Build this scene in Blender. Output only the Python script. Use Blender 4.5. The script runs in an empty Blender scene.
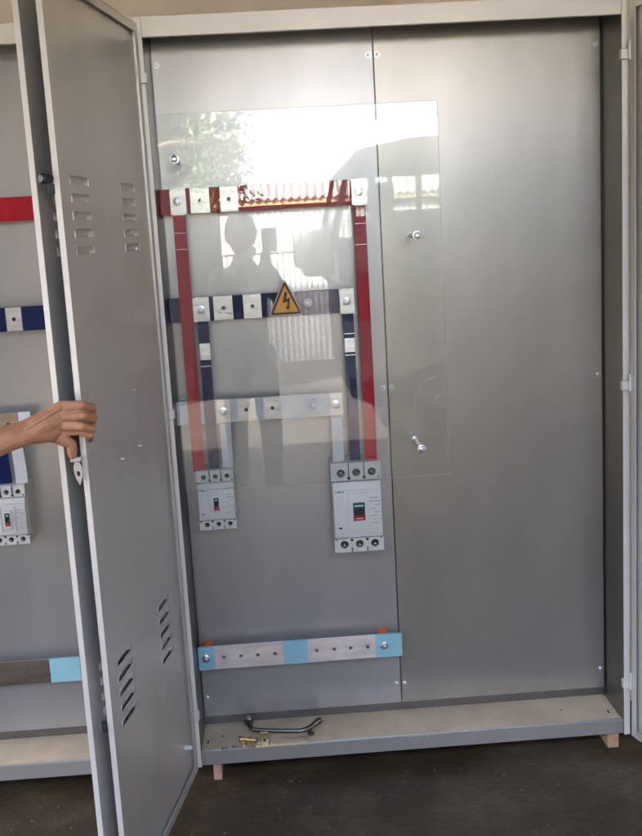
import bpy, bmesh, math, random
from mathutils import Vector, Matrix
random.seed(7)
S = 1.18                       # working units -> metres (opening of the cabinet is 2.0 m tall)
scene = bpy.context.scene
C = scene.collection
rad = math.radians

# ------------------------------------------------------------------ camera
cam = bpy.data.objects.new('camera', bpy.data.cameras.new('camera'))
C.objects.link(cam); scene.camera = cam
CP = Vector((0.24951, -2.35787, 1.24852)); PITCH, YAW, ROLL = -0.17707, 0.04068, -0.05668
fw = Vector((math.sin(YAW)*math.cos(PITCH), math.cos(YAW)*math.cos(PITCH), math.sin(PITCH)))
rt = Vector((math.cos(YAW), -math.sin(YAW), 0)); up = rt.cross(fw)
r2 = math.cos(ROLL)*rt + math.sin(ROLL)*up; u2 = -math.sin(ROLL)*rt + math.cos(ROLL)*up
M3 = Matrix((r2, u2, -fw)).transposed()
cam.matrix_world = Matrix.Translation(CP*S) @ M3.to_4x4()
cam.data.sensor_fit = 'VERTICAL'; cam.data.sensor_height = 24.0
cam.data.lens = 1014.37/836*24.0
cam.data.clip_start = 0.05; cam.data.clip_end = 500

# ------------------------------------------------------------------ world, sun, exposure
SUN_EL, SUN_AZ = 42.0, -46.0          # sun from behind and to the left of the cabinets: their fronts are in open shade
w = bpy.data.worlds.new('World'); scene.world = w; w.use_nodes = True
nt = w.node_tree; nt.nodes.clear()
sky = nt.nodes.new('ShaderNodeTexSky'); sky.sky_type = 'NISHITA'; sky.sun_disc = False
sky.sun_elevation = rad(SUN_EL); sky.sun_rotation = rad(SUN_AZ)
sky.dust_density = 9.0; sky.air_density = 0.55; sky.ozone_density = 1.0
bg = nt.nodes.new('ShaderNodeBackground'); bg.inputs[1].default_value = 0.12
out = nt.nodes.new('ShaderNodeOutputWorld')
nt.links.new(sky.outputs[0], bg.inputs[0]); nt.links.new(bg.outputs[0], out.inputs[0])
sl = bpy.data.lights.new('sun', 'SUN'); sl.energy = 3.6; sl.angle = rad(0.5); sl.color = (1, .95, .87)
sun = bpy.data.objects.new('sun', sl); C.objects.link(sun)
sd = Vector((math.sin(rad(SUN_AZ))*math.cos(rad(SUN_EL)), math.cos(rad(SUN_AZ))*math.cos(rad(SUN_EL)), math.sin(rad(SUN_EL))))
sun.rotation_euler = sd.to_track_quat('Z', 'Y').to_euler(); sun.location = (0, 0, 8)
scene.view_settings.view_transform = 'Standard'; scene.view_settings.look = 'None'
scene.view_settings.exposure = 5.6; scene.view_settings.gamma = 1.0
scene.view_settings.use_curve_mapping = False
scene.render.engine = 'CYCLES'
cy = scene.cycles
cy.use_denoising = True; cy.max_bounces = 8; cy.diffuse_bounces = 4; cy.glossy_bounces = 5
cy.transparent_max_bounces = 12; cy.caustics_reflective = False; cy.caustics_refractive = False
cy.sample_clamp_indirect = 8.0

# ------------------------------------------------------------------ materials
def mat(name, col, rough=.5, metal=0., spec=.5, var=0., vscale=20., stretch=(1,1,1), rvar=0., bump=0., bscale=60., bstretch=(1,1,1), aniso=0., col2=None, c2lo=.5, c2hi=.7, c2scale=6., coat=0.):
    m = bpy.data.materials.new(name); m.use_nodes = True
    t = m.node_tree; N = t.nodes; L = t.links
    p = N['Principled BSDF']
    p.inputs['Base Color'].default_value = (*col, 1); p.inputs['Roughness'].default_value = rough
    p.inputs['Metallic'].default_value = metal; p.inputs['Specular IOR Level'].default_value = spec
    p.inputs['Coat Weight'].default_value = coat
    if aniso: p.inputs['Anisotropic'].default_value = aniso
    tc = N.new('ShaderNodeTexCoord')
    def noise(scale, st, detail=4):
        mp = N.new('ShaderNodeMapping'); mp.inputs['Scale'].default_value = st
        n = N.new('ShaderNodeTexNoise'); n.inputs['Scale'].default_value = scale; n.inputs['Detail'].default_value = detail
        L.new(tc.outputs['Object'], mp.inputs['Vector']); L.new(mp.outputs[0], n.inputs['Vector']); return n
    src = None
    if col2 is not None:
        n = noise(c2scale, (1,1,1), 6); r = N.new('ShaderNodeMapRange')
        r.inputs[1].default_value = c2lo; r.inputs[2].default_value = c2hi
        L.new(n.outputs['Fac'], r.inputs[0])
        mx = N.new('ShaderNodeMix'); mx.data_type = 'RGBA'
        mx.inputs[6].default_value = (*col, 1); mx.inputs[7].default_value = (*col2, 1)
        L.new(r.outputs[0], mx.inputs[0]); src = mx.outputs[2]
    if var:
        n = noise(vscale, stretch); r = N.new('ShaderNodeMapRange')
        r.inputs[1].default_value = .3; r.inputs[2].default_value = .7
        r.inputs[3].default_value = 1-var; r.inputs[4].default_value = 1+var
        L.new(n.outputs['Fac'], r.inputs[0])
        mx = N.new('ShaderNodeMix'); mx.data_type = 'RGBA'; mx.blend_type = 'MULTIPLY'; mx.inputs[0].default_value = 1
        if src is None: mx.inputs[6].default_value = (*col, 1)
        else: L.new(src, mx.inputs[6])
        L.new(r.outputs[0], mx.inputs[7]); src = mx.outputs[2]
        if rvar:
            r2_ = N.new('ShaderNodeMapRange'); r2_.inputs[1].default_value = .3; r2_.inputs[2].default_value = .7
            r2_.inputs[3].default_value = rough-rvar; r2_.inputs[4].default_value = rough+rvar
            n2 = noise(vscale*.35, stretch); L.new(n2.outputs['Fac'], r2_.inputs[0]); L.new(r2_.outputs[0], p.inputs['Roughness'])
    if src is not None: L.new(src, p.inputs['Base Color'])
    if bump:
        n = noise(bscale, bstretch); b = N.new('ShaderNodeBump'); b.inputs['Strength'].default_value = bump; b.inputs['Distance'].default_value = .002
        L.new(n.outputs['Fac'], b.inputs['Height']); L.new(b.outputs[0], p.inputs['Normal'])
    return m
MT = {}
MT['plate'] = mat('galvanised_plate', (.445,.434,.412), .32, .60, var=.07, vscale=5, stretch=(1,1,.45), bump=.03, bscale=300, bstretch=(1,1,.03), col2=(.41,.40,.38), c2scale=2.2, c2lo=.4, c2hi=.65)
MT['plate2'] = mat('galvanised_plate_warm', (.415,.39,.34), .31, .68, var=.07, vscale=5, stretch=(1,1,.45), bump=.03, bscale=300, bstretch=(1,1,.03), col2=(.38,.355,.308), c2scale=2.2, c2lo=.4, c2hi=.65)
MT['steel'] = mat('shade_darkened_steel', (.21,.20,.182), .34, .88, var=.05, vscale=4, bump=.03, bscale=300, bstretch=(1,1,.05))  # base darkened: shade inside the cabinet shell is put into the colour
MT['lipsteel'] = mat('lip_steel', (.54,.52,.475), .35, .72, var=.06, vscale=5)
MT['doorsteel'] = mat('door_steel', (.84,.81,.75), .38, .58, var=.05, vscale=4, stretch=(1,1,.4), bump=.03, bscale=300, bstretch=(1,1,.06), col2=(.79,.76,.70), c2scale=2.5, c2lo=.4, c2hi=.65)
MT['frame'] = mat('frame_steel', (.76,.725,.66), .42, .3, var=.04, vscale=6)
MT['floorpan'] = mat('dusty_floor_pan', (.82,.65,.42), .5, .0, var=.10, vscale=14, rvar=.1, col2=(.68,.53,.33), c2scale=4)
MT['red'] = mat('red_heat_shrink', (.50,.006,.022), .38, 0, .22, var=.16, vscale=30, stretch=(1,1,.2), bump=.5, bscale=45, bstretch=(1,1,.4))
MT['blue'] = mat('navy_heat_shrink', (.006,.016,.085), .38, 0, .2, var=.18, vscale=30, bump=.5, bscale=45, bstretch=(1,1,.4))
MT['white'] = mat('white_heat_shrink', (.66,.66,.65), .42, 0, var=.05, vscale=20, bump=.06, bscale=50)
MT['teal'] = mat('pale_blue_heat_shrink', (.30,.58,.64), .4, 0, var=.05, vscale=20, bump=.05)
MT['tin'] = mat('tinned_copper', (.66,.635,.59), .32, .62, var=.14, vscale=60, stretch=(.3,1,1), rvar=.07, bump=.04, bscale=200)
MT['copper'] = mat('dull_copper', (.86,.76,.68), .36, .5, var=.16, vscale=26, stretch=(.25,1,1.5), rvar=.08, bump=.04, bscale=200, col2=(.95,.90,.84), c2scale=14)
MT['browncopper'] = mat('brown_copper', (.36,.29,.235), .3, .92, var=.2, vscale=22, stretch=(.25,1,1.5), rvar=.08)
MT['zinc'] = mat('zinc_fastener', (.72,.72,.74), .28, .95, var=.1, vscale=200)
MT['darkhole'] = mat('dark_recess', (.012,.012,.012), .7)
MT['case'] = mat('breaker_case', (.64,.635,.56), .45, 0, var=.03, vscale=40)
MT['case2'] = mat('breaker_cover', (.67,.665,.605), .42, 0, var=.02, vscale=40)
MT['print'] = mat('grey_print', (.30,.31,.29), .6)
MT['black'] = mat('black_plastic', (.015,.015,.016), .45)
MT['green'] = mat('green_toggle', (.004,.075,.055), .4)
MT['redtog'] = mat('red_toggle', (.33,.012,.014), .4)
MT['whiteprint'] = mat('white_print', (.8,.8,.8), .5)
MT['yellow'] = mat('yellow_sign', (.83,.38,.03), .45, var=.04)
MT['signink'] = mat('dark_brown_ink', (.045,.022,.012), .5)
MT['signedge'] = mat('sign_pale_rim', (.55,.45,.30), .5)
MT['insul'] = mat('orange_red_insulator', (.85,.13,.035), .4, var=.06, vscale=40)
MT['chrome'] = mat('blackened_chrome', (.19,.175,.155), .22, .95)
MT['brass'] = mat('brass', (.70,.52,.22), .32, .9, var=.15, vscale=80)
MT['brassplate'] = mat('brassy_strip', (.62,.48,.27), .42, .5, var=.12, vscale=40)
MT['wood'] = mat('pinkish_wood', (.46,.28,.20), .7, var=.2, vscale=40, stretch=(1,1,6), bump=.3)
MT['wood2'] = mat('tan_wood', (.42,.27,.15), .7, var=.2, vscale=40, stretch=(1,1,6), bump=.3)
MT['floor'] = mat('dark_stained_concrete', (.048,.034,.017), .55, 0, .35, var=.28, vscale=60, stretch=(.6,1.6,1), col2=(.100,.076,.042), c2lo=.44, c2hi=.72, c2scale=5.5, bump=.8, bscale=70)
MT['chip'] = mat('pale_chips', (.20,.165,.11), .8, var=.3, vscale=100)
MT['straw'] = mat('dry_straw', (.085,.066,.040), .8, var=.3, vscale=60)
MT['dust'] = mat('pale_dust_streak', (.10,.082,.055), .8, var=.3, vscale=60)
MT['wall'] = mat('beige_render', (.86,.75,.60), .85, var=.06, vscale=6, bump=.2, bscale=30)
MT['yard'] = mat('yard_concrete', (.026,.023,.019), .9, 0, .2, var=.2, vscale=1.5)
MT['rightwall'] = mat('beige_bounce_wall', (.55,.46,.34), .85, var=.1, vscale=4)
MT['corr'] = mat('white_corrugated', (.28,.285,.29), .5, 0, var=.05, vscale=2)
MT['whiteroof'] = mat('white_roof_sheet', (.24,.24,.235), .5)
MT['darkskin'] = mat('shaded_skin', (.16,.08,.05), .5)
MT['roofmat'] = mat('dull_roof_sheet', (.30,.28,.25), .7)
MT['shed'] = mat('shadow_toned_shed_wall', (.009,.009,.009), 1., 0, 0., var=.15, vscale=2)  # dark grey pushed near black to stand in for shadow on the sheds
MT['leaf'] = mat('leaf_green', (.030,.055,.020), .5, var=.4, vscale=8)
MT['bark'] = mat('bark', (.04,.03,.02), .9, var=.3, vscale=20, bump=.5)
MT['vanpaint'] = mat('dark_van_paint', (.009,.009,.009), .4, .0, .15)
MT['tyre'] = mat('tyre', (.02,.02,.02), .8)
MT['skin'] = mat('skin', (.56,.265,.135), .46, var=.16, vscale=26, bump=.35, bscale=140, col2=(.46,.20,.105), c2lo=.45, c2hi=.72, c2scale=16)
MT['nail'] = mat('nail', (.55,.33,.25), .35)
MT['shirt'] = mat('dark_cotton', (.035,.037,.045), .9, var=.1, vscale=20, bump=.3)
MT['trouser'] = mat('navy_trousers', (.03,.033,.05), .9, var=.1, vscale=20, bump=.3)
MT['hair'] = mat('black_hair', (.012,.010,.009), .6)
# clear sheet: a slab that mostly lets light through and reflects by Fresnel
g = bpy.data.materials.new('clear_polycarbonate'); g.use_nodes = True
t = g.node_tree; t.nodes.clear()
o_ = t.nodes.new('ShaderNodeOutputMaterial'); mx = t.nodes.new('ShaderNodeMixShader')
tr = t.nodes.new('ShaderNodeBsdfTransparent'); tr.inputs[0].default_value = (.975,.985,.98,1)
gl = t.nodes.new('ShaderNodeBsdfGlossy'); gl.inputs['Roughness'].default_value = 0.012
fr = t.nodes.new('ShaderNodeFresnel'); fr.inputs[0].default_value = 1.56
ge = t.nodes.new('ShaderNodeNewGeometry'); ml = t.nodes.new('ShaderNodeMath'); ml.operation = 'SUBTRACT'; ml.inputs[0].default_value = 1.0
m2 = t.nodes.new('ShaderNodeMath'); m2.operation = 'MULTIPLY'
t.links.new(ge.outputs['Backfacing'], ml.inputs[1]); t.links.new(fr.outputs[0], m2.inputs[0]); t.links.new(ml.outputs[0], m2.inputs[1])
m3 = t.nodes.new('ShaderNodeMath'); m3.operation = 'MULTIPLY'; m3.inputs[1].default_value = 1.9   # both faces of the sheet
t.links.new(m2.outputs[0], m3.inputs[0])
t.links.new(m3.outputs[0], mx.inputs[0]); t.links.new(tr.outputs[0], mx.inputs[1]); t.links.new(gl.outputs[0], mx.inputs[2]); t.links.new(mx.outputs[0], o_.inputs[0])
MT['clear'] = g
vg = g.copy(); vg.name = 'window_glass'
def dusty(t):
    N=t.nodes; df=N.new('ShaderNodeBsdfDiffuse'); df.inputs[0].default_value=(.8,.8,.8,1)
    tcd=N.new('ShaderNodeTexCoord'); mp=N.new('ShaderNodeMapping'); mp.inputs['Scale'].default_value=(1,1,.55); mp.inputs['Rotation'].default_value=(0,.6,0)
    nz=N.new('ShaderNodeTexNoise'); nz.inputs['Scale'].default_value=9; nz.inputs['Detail'].default_value=9; nz.inputs['Roughness'].default_value=.72
    mr=N.new('ShaderNodeMapRange'); mr.inputs[1].default_value=.50; mr.inputs[2].default_value=.78; mr.inputs[3].default_value=.002; mr.inputs[4].default_value=.045
    mxd=N.new('ShaderNodeMixShader'); mo=[n for n in N if n.type=='OUTPUT_MATERIAL'][0]; src=mo.inputs[0].links[0].from_socket
    t.links.new(tcd.outputs['Object'],mp.inputs[0]); t.links.new(mp.outputs[0],nz.inputs[0]); t.links.new(nz.outputs['Fac'],mr.inputs[0])
    t.links.new(mr.outputs[0],mxd.inputs[0]); t.links.new(src,mxd.inputs[1]); t.links.new(df.outputs[0],mxd.inputs[2]); t.links.new(mxd.outputs[0],mo.inputs[0])
dusty(g.node_tree)
vg.node_tree.nodes['Transparent BSDF'].inputs[0].default_value = (.84,.87,.85,1)
MT['glass'] = vg
MT['cutedge'] = mat('frosted_cut_edge', (.70,.76,.75), .3)
MT['cutedge'].node_tree.nodes['Principled BSDF'].inputs['Alpha'].default_value = .45

# ------------------------------------------------------------------ mesh helpers (working units; scaled by S when linked)
ORG = {}
def thing(name, label=None, cat=None, loc=(0,0,0), rotz=0., group=None, parent=None):
    o = bpy.data.objects.new(name, None); C.objects.link(o); o.empty_display_size = .05
    if parent is not None:
        o.parent = parent; o.location = (Vector(loc)-ORG[parent.name])*S; ORG[o.name] = Vector(loc)
    else:
        o.location = Vector(loc)*S; ORG[o.name] = Vector(loc)
    o.rotation_euler = (0,0,rotz)
    if label: o['label'] = label
    if cat: o['category'] = cat
    if group: o['group'] = group
    return o
def tag(o, label=None, cat=None, group=None, kind=None):
    for k, v in (('label',label),('category',cat),('group',group),('kind',kind)):
        if v: o[k] = v
    return o
class MB:
    def __init__(s): s.v = []; s.f = []
    def add(s, V, F):
        n = len(s.v); s.v += [tuple(x) for x in V]; s.f += [[i+n for i in f] for f in F]; return s
    def bm(s, b):
        b.verts.index_update()
        s.add([v.co[:] for v in b.verts], [[v.index for v in f.verts] for f in b.faces]); b.free(); return s
    def box(s, x0,x1,y0,y1,z0,z1, bev=0., seg=1):
        b = bmesh.new(); bmesh.ops.create_cube(b, size=1)
        for v in b.verts:
            v.co = ((x0+x1)/2+v.co.x*(x1-x0), (y0+y1)/2+v.co.y*(y1-y0), (z0+z1)/2+v.co.z*(z1-z0))
        if bev: bmesh.ops.bevel(b, geom=b.edges[:]+b.verts[:], offset=bev, segments=seg, affect='EDGES', profile=.5)
        return s.bm(b)
    def cyl(s, p0, p1, r0, r1=None, n=16, cap=True):
        r1 = r0 if r1 is None else r1
        p0, p1 = Vector(p0), Vector(p1); d = (p1-p0).normalized()
        a = d.orthogonal().normalized(); c = d.cross(a)
        V = []
        for p, r in ((p0,r0),(p1,r1)):
            for i in range(n):
                q = 2*math.pi*i/n; V.append(p+(a*math.cos(q)+c*math.sin(q))*r)
        F = [[i,(i+1)%n,n+(i+1)%n,n+i] for i in range(n)]
        if cap: F += [list(range(n))[::-1], list(range(n,2*n))]
        return s.add(V, F)
    def turn(s, base, axis, prof, n=16):       # prof: (distance along axis, radius)
        base, d = Vector(base), Vector(axis).normalized(); a = d.orthogonal().normalized(); c = d.cross(a); V = []; F = []
        for h, r in prof:
            for i in range(n):
                q = 2*math.pi*i/n; V.append(base+d*h+(a*math.cos(q)+c*math.sin(q))*r)
        for k in range(len(prof)-1):
            for i in range(n):
                F.append([k*n+i,k*n+(i+1)%n,(k+1)*n+(i+1)%n,(k+1)*n+i])
        F += [list(range(n))[::-1], list(range((len(prof)-1)*n, len(prof)*n))]
        return s.add(V, F)
    def tube(s, pts, r, n=10):
        pts = [Vector(p) for p in pts]; R = r if isinstance(r,(list,tuple)) else [r]*len(pts); V = []; F = []
        a = None
        for k, p in enumerate(pts):
            d = (pts[min(k+1,len(pts)-1)]-pts[max(k-1,0)]).normalized()
            a = d.orthogonal().normalized() if a is None else (a-d*a.dot(d)).normalized()
            c = d.cross(a)
            for i in range(n):
                q = 2*math.pi*i/n; V.append(p+(a*math.cos(q)+c*math.sin(q))*R[k])
        for k in range(len(pts)-1):
            for i in range(n): F.append([k*n+i,k*n+(i+1)%n,(k+1)*n+(i+1)%n,(k+1)*n+i])
        F += [list(range(n))[::-1], list(range((len(pts)-1)*n, len(pts)*n))]
        return s.add(V, F)
    def ball(s, p, r, sub=2, sc=(1,1,1)):
        b = bmesh.new(); bmesh.ops.create_icosphere(b, subdivisions=sub, radius=1)
        for v in b.verts: v.co = (p[0]+v.co.x*r*sc[0], p[1]+v.co.y*r*sc[1], p[2]+v.co.z*r*sc[2])
        return s.bm(b)
    def prism(s, poly, y0, y1):                # poly in x,z extruded along y
        n = len(poly)
        V = [(x,y0,z) for x,z in poly]+[(x,y1,z) for x,z in poly]
        F = [list(range(n)), list(range(n,2*n))[::-1]]+[[i,n+i,n+(i+1)%n,(i+1)%n] for i in range(n)]
        return s.add(V, F)
    def strip(s, x0, x1, path, t):             # flat bar following (y,z) path, front face on the path
        V = []; n = len(path)
        for k,(y,z) in enumerate(path):
            y0,z0 = path[max(k-1,0)]; y1,z1 = path[min(k+1,n-1)]
            d = Vector((y1-y0,z1-z0)).normalized(); nn = Vector((-d.y, d.x))
            if nn.x < 0: nn = -nn
            V += [(x0,y,z),(x1,y,z),(x1,y+nn.x*t,z+nn.y*t),(x0,y+nn.x*t,z+nn.y*t)]
        F = [[0,1,2,3],[4*n-1,4*n-2,4*n-3,4*n-4]]
        for k in range(n-1):
            for i in range(4): F.append([4*k+i,4*k+4+i,4*k+4+(i+1)%4,4*k+(i+1)%4])
        return s.add(V, F)
    def holed(s, x0, x1, z0, z1, holes, y0, y1, n=16):   # flat bar with real round holes (x,z,r), sorted by x
        holes = sorted(holes); cuts = [x0]+[(holes[i][0]+holes[i+1][0])/2 for i in range(len(holes)-1)]+[x1]
        for i,(hx,hz,r) in enumerate(holes):
            a,b = cuts[i],cuts[i+1]; inner=[]; outer=[]
            for k in range(n):
                q = 2*math.pi*(k+.5)/n; dx,dz = math.cos(q),math.sin(q)
                inner.append((hx+dx*r,hz+dz*r))
                tx = ((b-hx)/dx if dx>0 else (a-hx)/dx) if abs(dx)>1e-9 else 1e9
                tz = ((z1-hz)/dz if dz>0 else (z0-hz)/dz) if abs(dz)>1e-9 else 1e9
                tt = min(tx,tz); outer.append((hx+dx*tt,hz+dz*tt))
            # snap the nearest outer points to the cell's corners
            for cx,cz in ((a,z0),(b,z0),(b,z1),(a,z1)):
                k = min(range(n), key=lambda j:(outer[j][0]-cx)**2+(outer[j][1]-cz)**2); outer[k]=(cx,cz)
            V = [(x,y0,z) for x,z in inner]+[(x,y0,z) for x,z in outer]+[(x,y1,z) for x,z in inner]+[(x,y1,z) for x,z in outer]
            F = []
            for k in range(n):
                j=(k+1)%n
                F += [[n+k,k,j,n+j],[3*n+j,2*n+j,2*n+k,3*n+k],[k,2*n+k,2*n+j,j],[n+j,3*n+j,3*n+k,n+k]]
            s.add(V,F)
        return s
    def mesh(s, name, m, org=(0,0,0), smooth=True):
        me = bpy.data.meshes.new(name); o = Vector(org)
        me.from_pydata([tuple((Vector(v)-o)*S) for v in s.v], [], s.f)
        for mm in (m if isinstance(m,(list,tuple)) else [m]): me.materials.append(mm)
        b = bmesh.new(); b.from_mesh(me); bmesh.ops.recalc_face_normals(b, faces=b.faces[:]); b.to_mesh(me); b.free()
        if smooth:
            me.polygons.foreach_set('use_smooth', [True]*len(me.polygons)); me.set_sharp_from_angle(angle=rad(35))
        return me
    def build(s, name, m, parent=None, loc=None, smooth=True):
        """world-space vertices; object origin at loc (default: the parent's origin)"""
        m = MT[m] if isinstance(m,str) else m
        po = ORG[parent.name] if parent is not None else Vector((0,0,0))
        base = Vector(loc) if loc is not None else po
        me = s.mesh(name, m, base, smooth)
        o = bpy.data.objects.new(name, me); C.objects.link(o)
        if parent is not None: o.parent = parent; o.location = (base-po)*S
        else: o.location = base*S
        ORG[o.name] = base
        return o
def inst(name, me, parent, loc, rot=(0,0,0), local=False):
    """another object sharing mesh data; loc in working units (world, or already parent-local)"""
    o = bpy.data.objects.new(name, me); C.objects.link(o); o.parent = parent
    o.location = (Vector(loc)-(Vector((0,0,0)) if local or parent is None else ORG[parent.name]))*S
    o.rotation_euler = rot; ORG[o.name] = Vector(loc); return o
FRONT = (0,-1,0)
def bolt_mesh(r, m, washer=True, name='bolt'):
    b = MB()
    if washer: b.turn((0,0,0), FRONT, [(0,r*1.7),(.0012,r*1.7),(.0015,r*1.6)], 18)
    b.turn((0,-.0012,0), FRONT, [(0,r),(r*.75,r),(r*.95,r*.85)], 6)
    b.turn((0,-.0012-r*.9,0), FRONT, [(0,r*.55),(r*.55,r*.55),(r*.7,r*.4)], 10)
    return b.mesh(name, MT[m])
BOLT = bolt_mesh(.0062, 'zinc')
def screw_mesh(r):
    b = MB(); b.turn((0,0,0), FRONT, [(0,r*1.5),(.0008,r*1.5)], 16)
    b.turn((0,-.0008,0), FRONT, [(0,r),(r*.35,r*.95),(r*.6,r*.7),(r*.68,r*.35),(r*.45,r*.3)], 14)
    return b.mesh('screw', MT['zinc'])
SCREW = screw_mesh(.0045)

# ------------------------------------------------------------------ the two cabinets
W, H, D, PY = 1.0687, 1.7, .150, .140
FZ = -.080                        # the ground, under the cabinet on its blocks
def cabinet_shell(X, label):
    cab = thing('electrical_cabinet', label, 'electrical cabinet', (X+W/2, 0, -.039), group='steel electrical cabinets')
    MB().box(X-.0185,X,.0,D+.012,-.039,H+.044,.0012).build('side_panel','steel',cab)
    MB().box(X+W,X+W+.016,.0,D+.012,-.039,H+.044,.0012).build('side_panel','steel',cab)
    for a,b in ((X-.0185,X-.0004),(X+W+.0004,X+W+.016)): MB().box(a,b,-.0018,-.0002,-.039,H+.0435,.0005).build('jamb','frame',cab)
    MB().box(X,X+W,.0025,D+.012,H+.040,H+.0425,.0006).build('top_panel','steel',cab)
    MB().box(X,X+W,.0,.0023,H,H+.0435,.0006).box(X,X+W,.0024,.012,H,H+.0016,.0004).build('top_flange','frame',cab)
    MB().box(X,X+W,.014,D+.012,-.0385,-.0015,.001).build('floor_panel','floorpan',cab)
    MB().box(X,X+W,.002,.0135,-.0365,.0005,.0008).build('front_lip','lipsteel',cab)
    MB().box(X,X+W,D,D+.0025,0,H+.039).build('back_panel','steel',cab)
    for a,b,side in ((X+.003,X+.5210,0),(X+.5238,X+1.0645,1)):
        pl = MB().box(a,b,PY,PY+.0025,.0256,H+.034,.0006).build('mounting_plate','plate2' if side and X>=0 else 'plate',cab,loc=((a+b)/2,PY,.8))
        xs = (a+.010,b-.0105) if side==0 else (a+.008,b-.0095)
        for sx in xs:
            for sz in (.079,.868,1.663): inst('screw', SCREW, pl, (sx,PY,sz))
        sp = MB().box(a+.02,b-.02,PY+.0025,D,.1,.14)
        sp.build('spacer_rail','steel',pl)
    # slots in the floor pan and a catch plate on the lip
    for a in (.012,1.045): MB().box(X+a,X+a+.004,.045,.062,-.0012,-.0011).build('floor_slot','darkhole',cab)
    for a in (.05,.93): MB().cyl((X+a,.08,-.0016),(X+a,.08,-.0011),.003).build('floor_hole','darkhole',cab)
    MB().box(X+.515,X+.556,-.0006,.002,-.019,-.001,.0008).box(X+.562,X+.572,-.0012,.002,-.016,-.002,.0008).build('catch_plate','lipsteel',cab)
    for a,r in ((.571,.0046),(.545,.0022)): MB().cyl((X+a,.003,H+.0233),(X+a,.0008,H+.0233),r).build('flange_hole','darkhole',cab)
    return cab

# door: local x = from the hinge to the free edge, local +y = inside face when closed
DH0, DH1 = -.0336, 1.7268
def door_meshes(sgn, w):
    louv = [(u0,u1) for u0,u1 in ((.092,.186),(.376,.479))]
    zs = [1.372-.0312*k for k in range(5)]+[.4525-.0312*k for k in range(5)]
    holes = [(u0,u1,z-.0072,z+.0072) for u0,u1 in louv for z in zs]
    us = sorted({0.,w}|{a for h in holes for a in h[:2]}); zz = sorted({DH0,DH1}|{a for h in holes for a in h[2:]})
    sk = MB(); y = -.0095; T = .0012
    inh = lambda a,b: any(h[0]<a<h[1] and h[2]<b<h[3] for h in holes)
    b = bmesh.new(); vv = {}
    def V(u,z):
        if (u,z) not in vv: vv[(u,z)] = b.verts.new((sgn*u,y,z))
        return vv[(u,z)]
    for i in range(len(us)-1):
        for j in range(len(zz)-1):
            if inh((us[i]+us[i+1])/2,(zz[j]+zz[j+1])/2): continue
            b.faces.new((V(us[i],zz[j]),V(us[i+1],zz[j]),V(us[i+1],zz[j+1]),V(us[i],zz[j+1])))
    g_ = bmesh.ops.extrude_face_region(b, geom=b.faces[:])
    for v in g_['geom']:
        if isinstance(v,bmesh.types.BMVert): v.co.y -= T
    sk.bm(b)
    x = lambda a,c: (min(sgn*a,sgn*c),max(sgn*a,sgn*c))
    # folded edges: wall and return lip round the tray
    for a,c,z0,z1 in ((w-.0016,w,DH0,DH1),(0,.0016,DH0,DH1),(.0016,w-.0016,DH0,DH0+.0016),(.0016,w-.0016,DH1-.0016,DH1)):
        sk.box(*x(a,c),y+.0001,0,z0,z1)
    li = MB()
    for a,c,z0,z1 in ((w-.020,w-.0017,DH0+.002,DH1-.002),(.0017,.018,DH0+.002,DH1-.002),(.0182,w-.0202,DH0+.002,DH0+.020),(.0182,w-.0202,DH1-.020,DH1-.002)):
        li.box(*x(a,c),-.0016,-.0001,z0,z1,.0004)
    lv = MB(); n=7; P=[]
    for k in range(n):                     # hood: bulges outward, open at the bottom
        q=k/(n-1); P.append((-.0106-.0062*math.sin(q*math.pi/2), .0080-.0185*q*q*.62-.0045*q))
    L=(.100)
    V_=[];F_=[]
    for (yy,z_) in P:
        for (uu,ins) in ((-.5,0),(-.42,1),(.42,1),(.5,0)):
            V_.append((uu*L, yy if ins else -.0104, z_))
    for k in range(n-1):
        for i in range(3): F_.append([4*k+i,4*k+i+1,4*k+5+i,4*k+4+i])
    lv.add(V_,F_)
    q_=.0078; hl=L*.475
    lv.tube([(-hl,-.0094,-q_*.9),(-hl,-.0094,q_*.5),(-hl+.003,-.0094,q_),(hl-.003,-.0094,q_),(hl,-.0094,q_*.5),(hl,-.0094,-q_*.9)],.0013,8)
    lv.tube([(-hl,-.0096,-q_*.95),(hl,-.0096,-q_*.95)],.0010,8)
    return sk, li, lv, louv, zs
def put_door(cab, X, Y, sgn, ang, w, label, extras=True):
    sk, li, lv, louv, zs = door_meshes(sgn, w)
    me = sk.mesh('door', MT['doorsteel'])
    d = inst('door', me, cab, (X,Y,0), (0,0,ang))
    if label: d['label'] = label
    inst('return_lip', li.mesh('return_lip', MT['doorsteel']), d, (0,0,0), local=True)
    lm = lv.mesh('louvre', MT['doorsteel'])
    for u0,u1 in louv:
        for z in zs: inst('louvre', lm, d, (sgn*(u0+u1)/2,0,z), local=True)
    return d
def hinges(cab, X, sgn):
    b = MB()
    b.box(-.011,.008,-.012,.0035,-.014,.008,.0012).box(-.024 if sgn>0 else .011,-.011 if sgn>0 else .024,-.020,-.004,-.003,.014,.0012)
    b.cyl((-.008*sgn,-.014,-.016),(-.008*sgn,-.014,.020),.0042,n=12)
    b.box(-.0155,-.006,-.017,-.008,.016,.026,.001) if sgn>0 else b.box(.006,.0155,-.017,-.008,.016,.026,.001)
    me = b.mesh('hinge', MT['frame'])
    for z in (.1045,.862,1.616): inst('hinge', me, cab, (X,0,z))
cab = cabinet_shell(0., 'open grey steel switchgear cabinet in the middle with two breakers behind a clear sheet')
hinges(cab, -.004, 1); hinges(cab, W+.006, -1)
LA = -rad(90)-.1687
dl = put_door(cab, -.0080, -.0175, 1, LA, .551, 'open left door with four columns of louvres held by a hand')
dr = put_door(cab, W+.0140, -.0175, -1, rad(90)+rad(15.5), .50, 'open right door cut by the photo edge')
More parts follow.
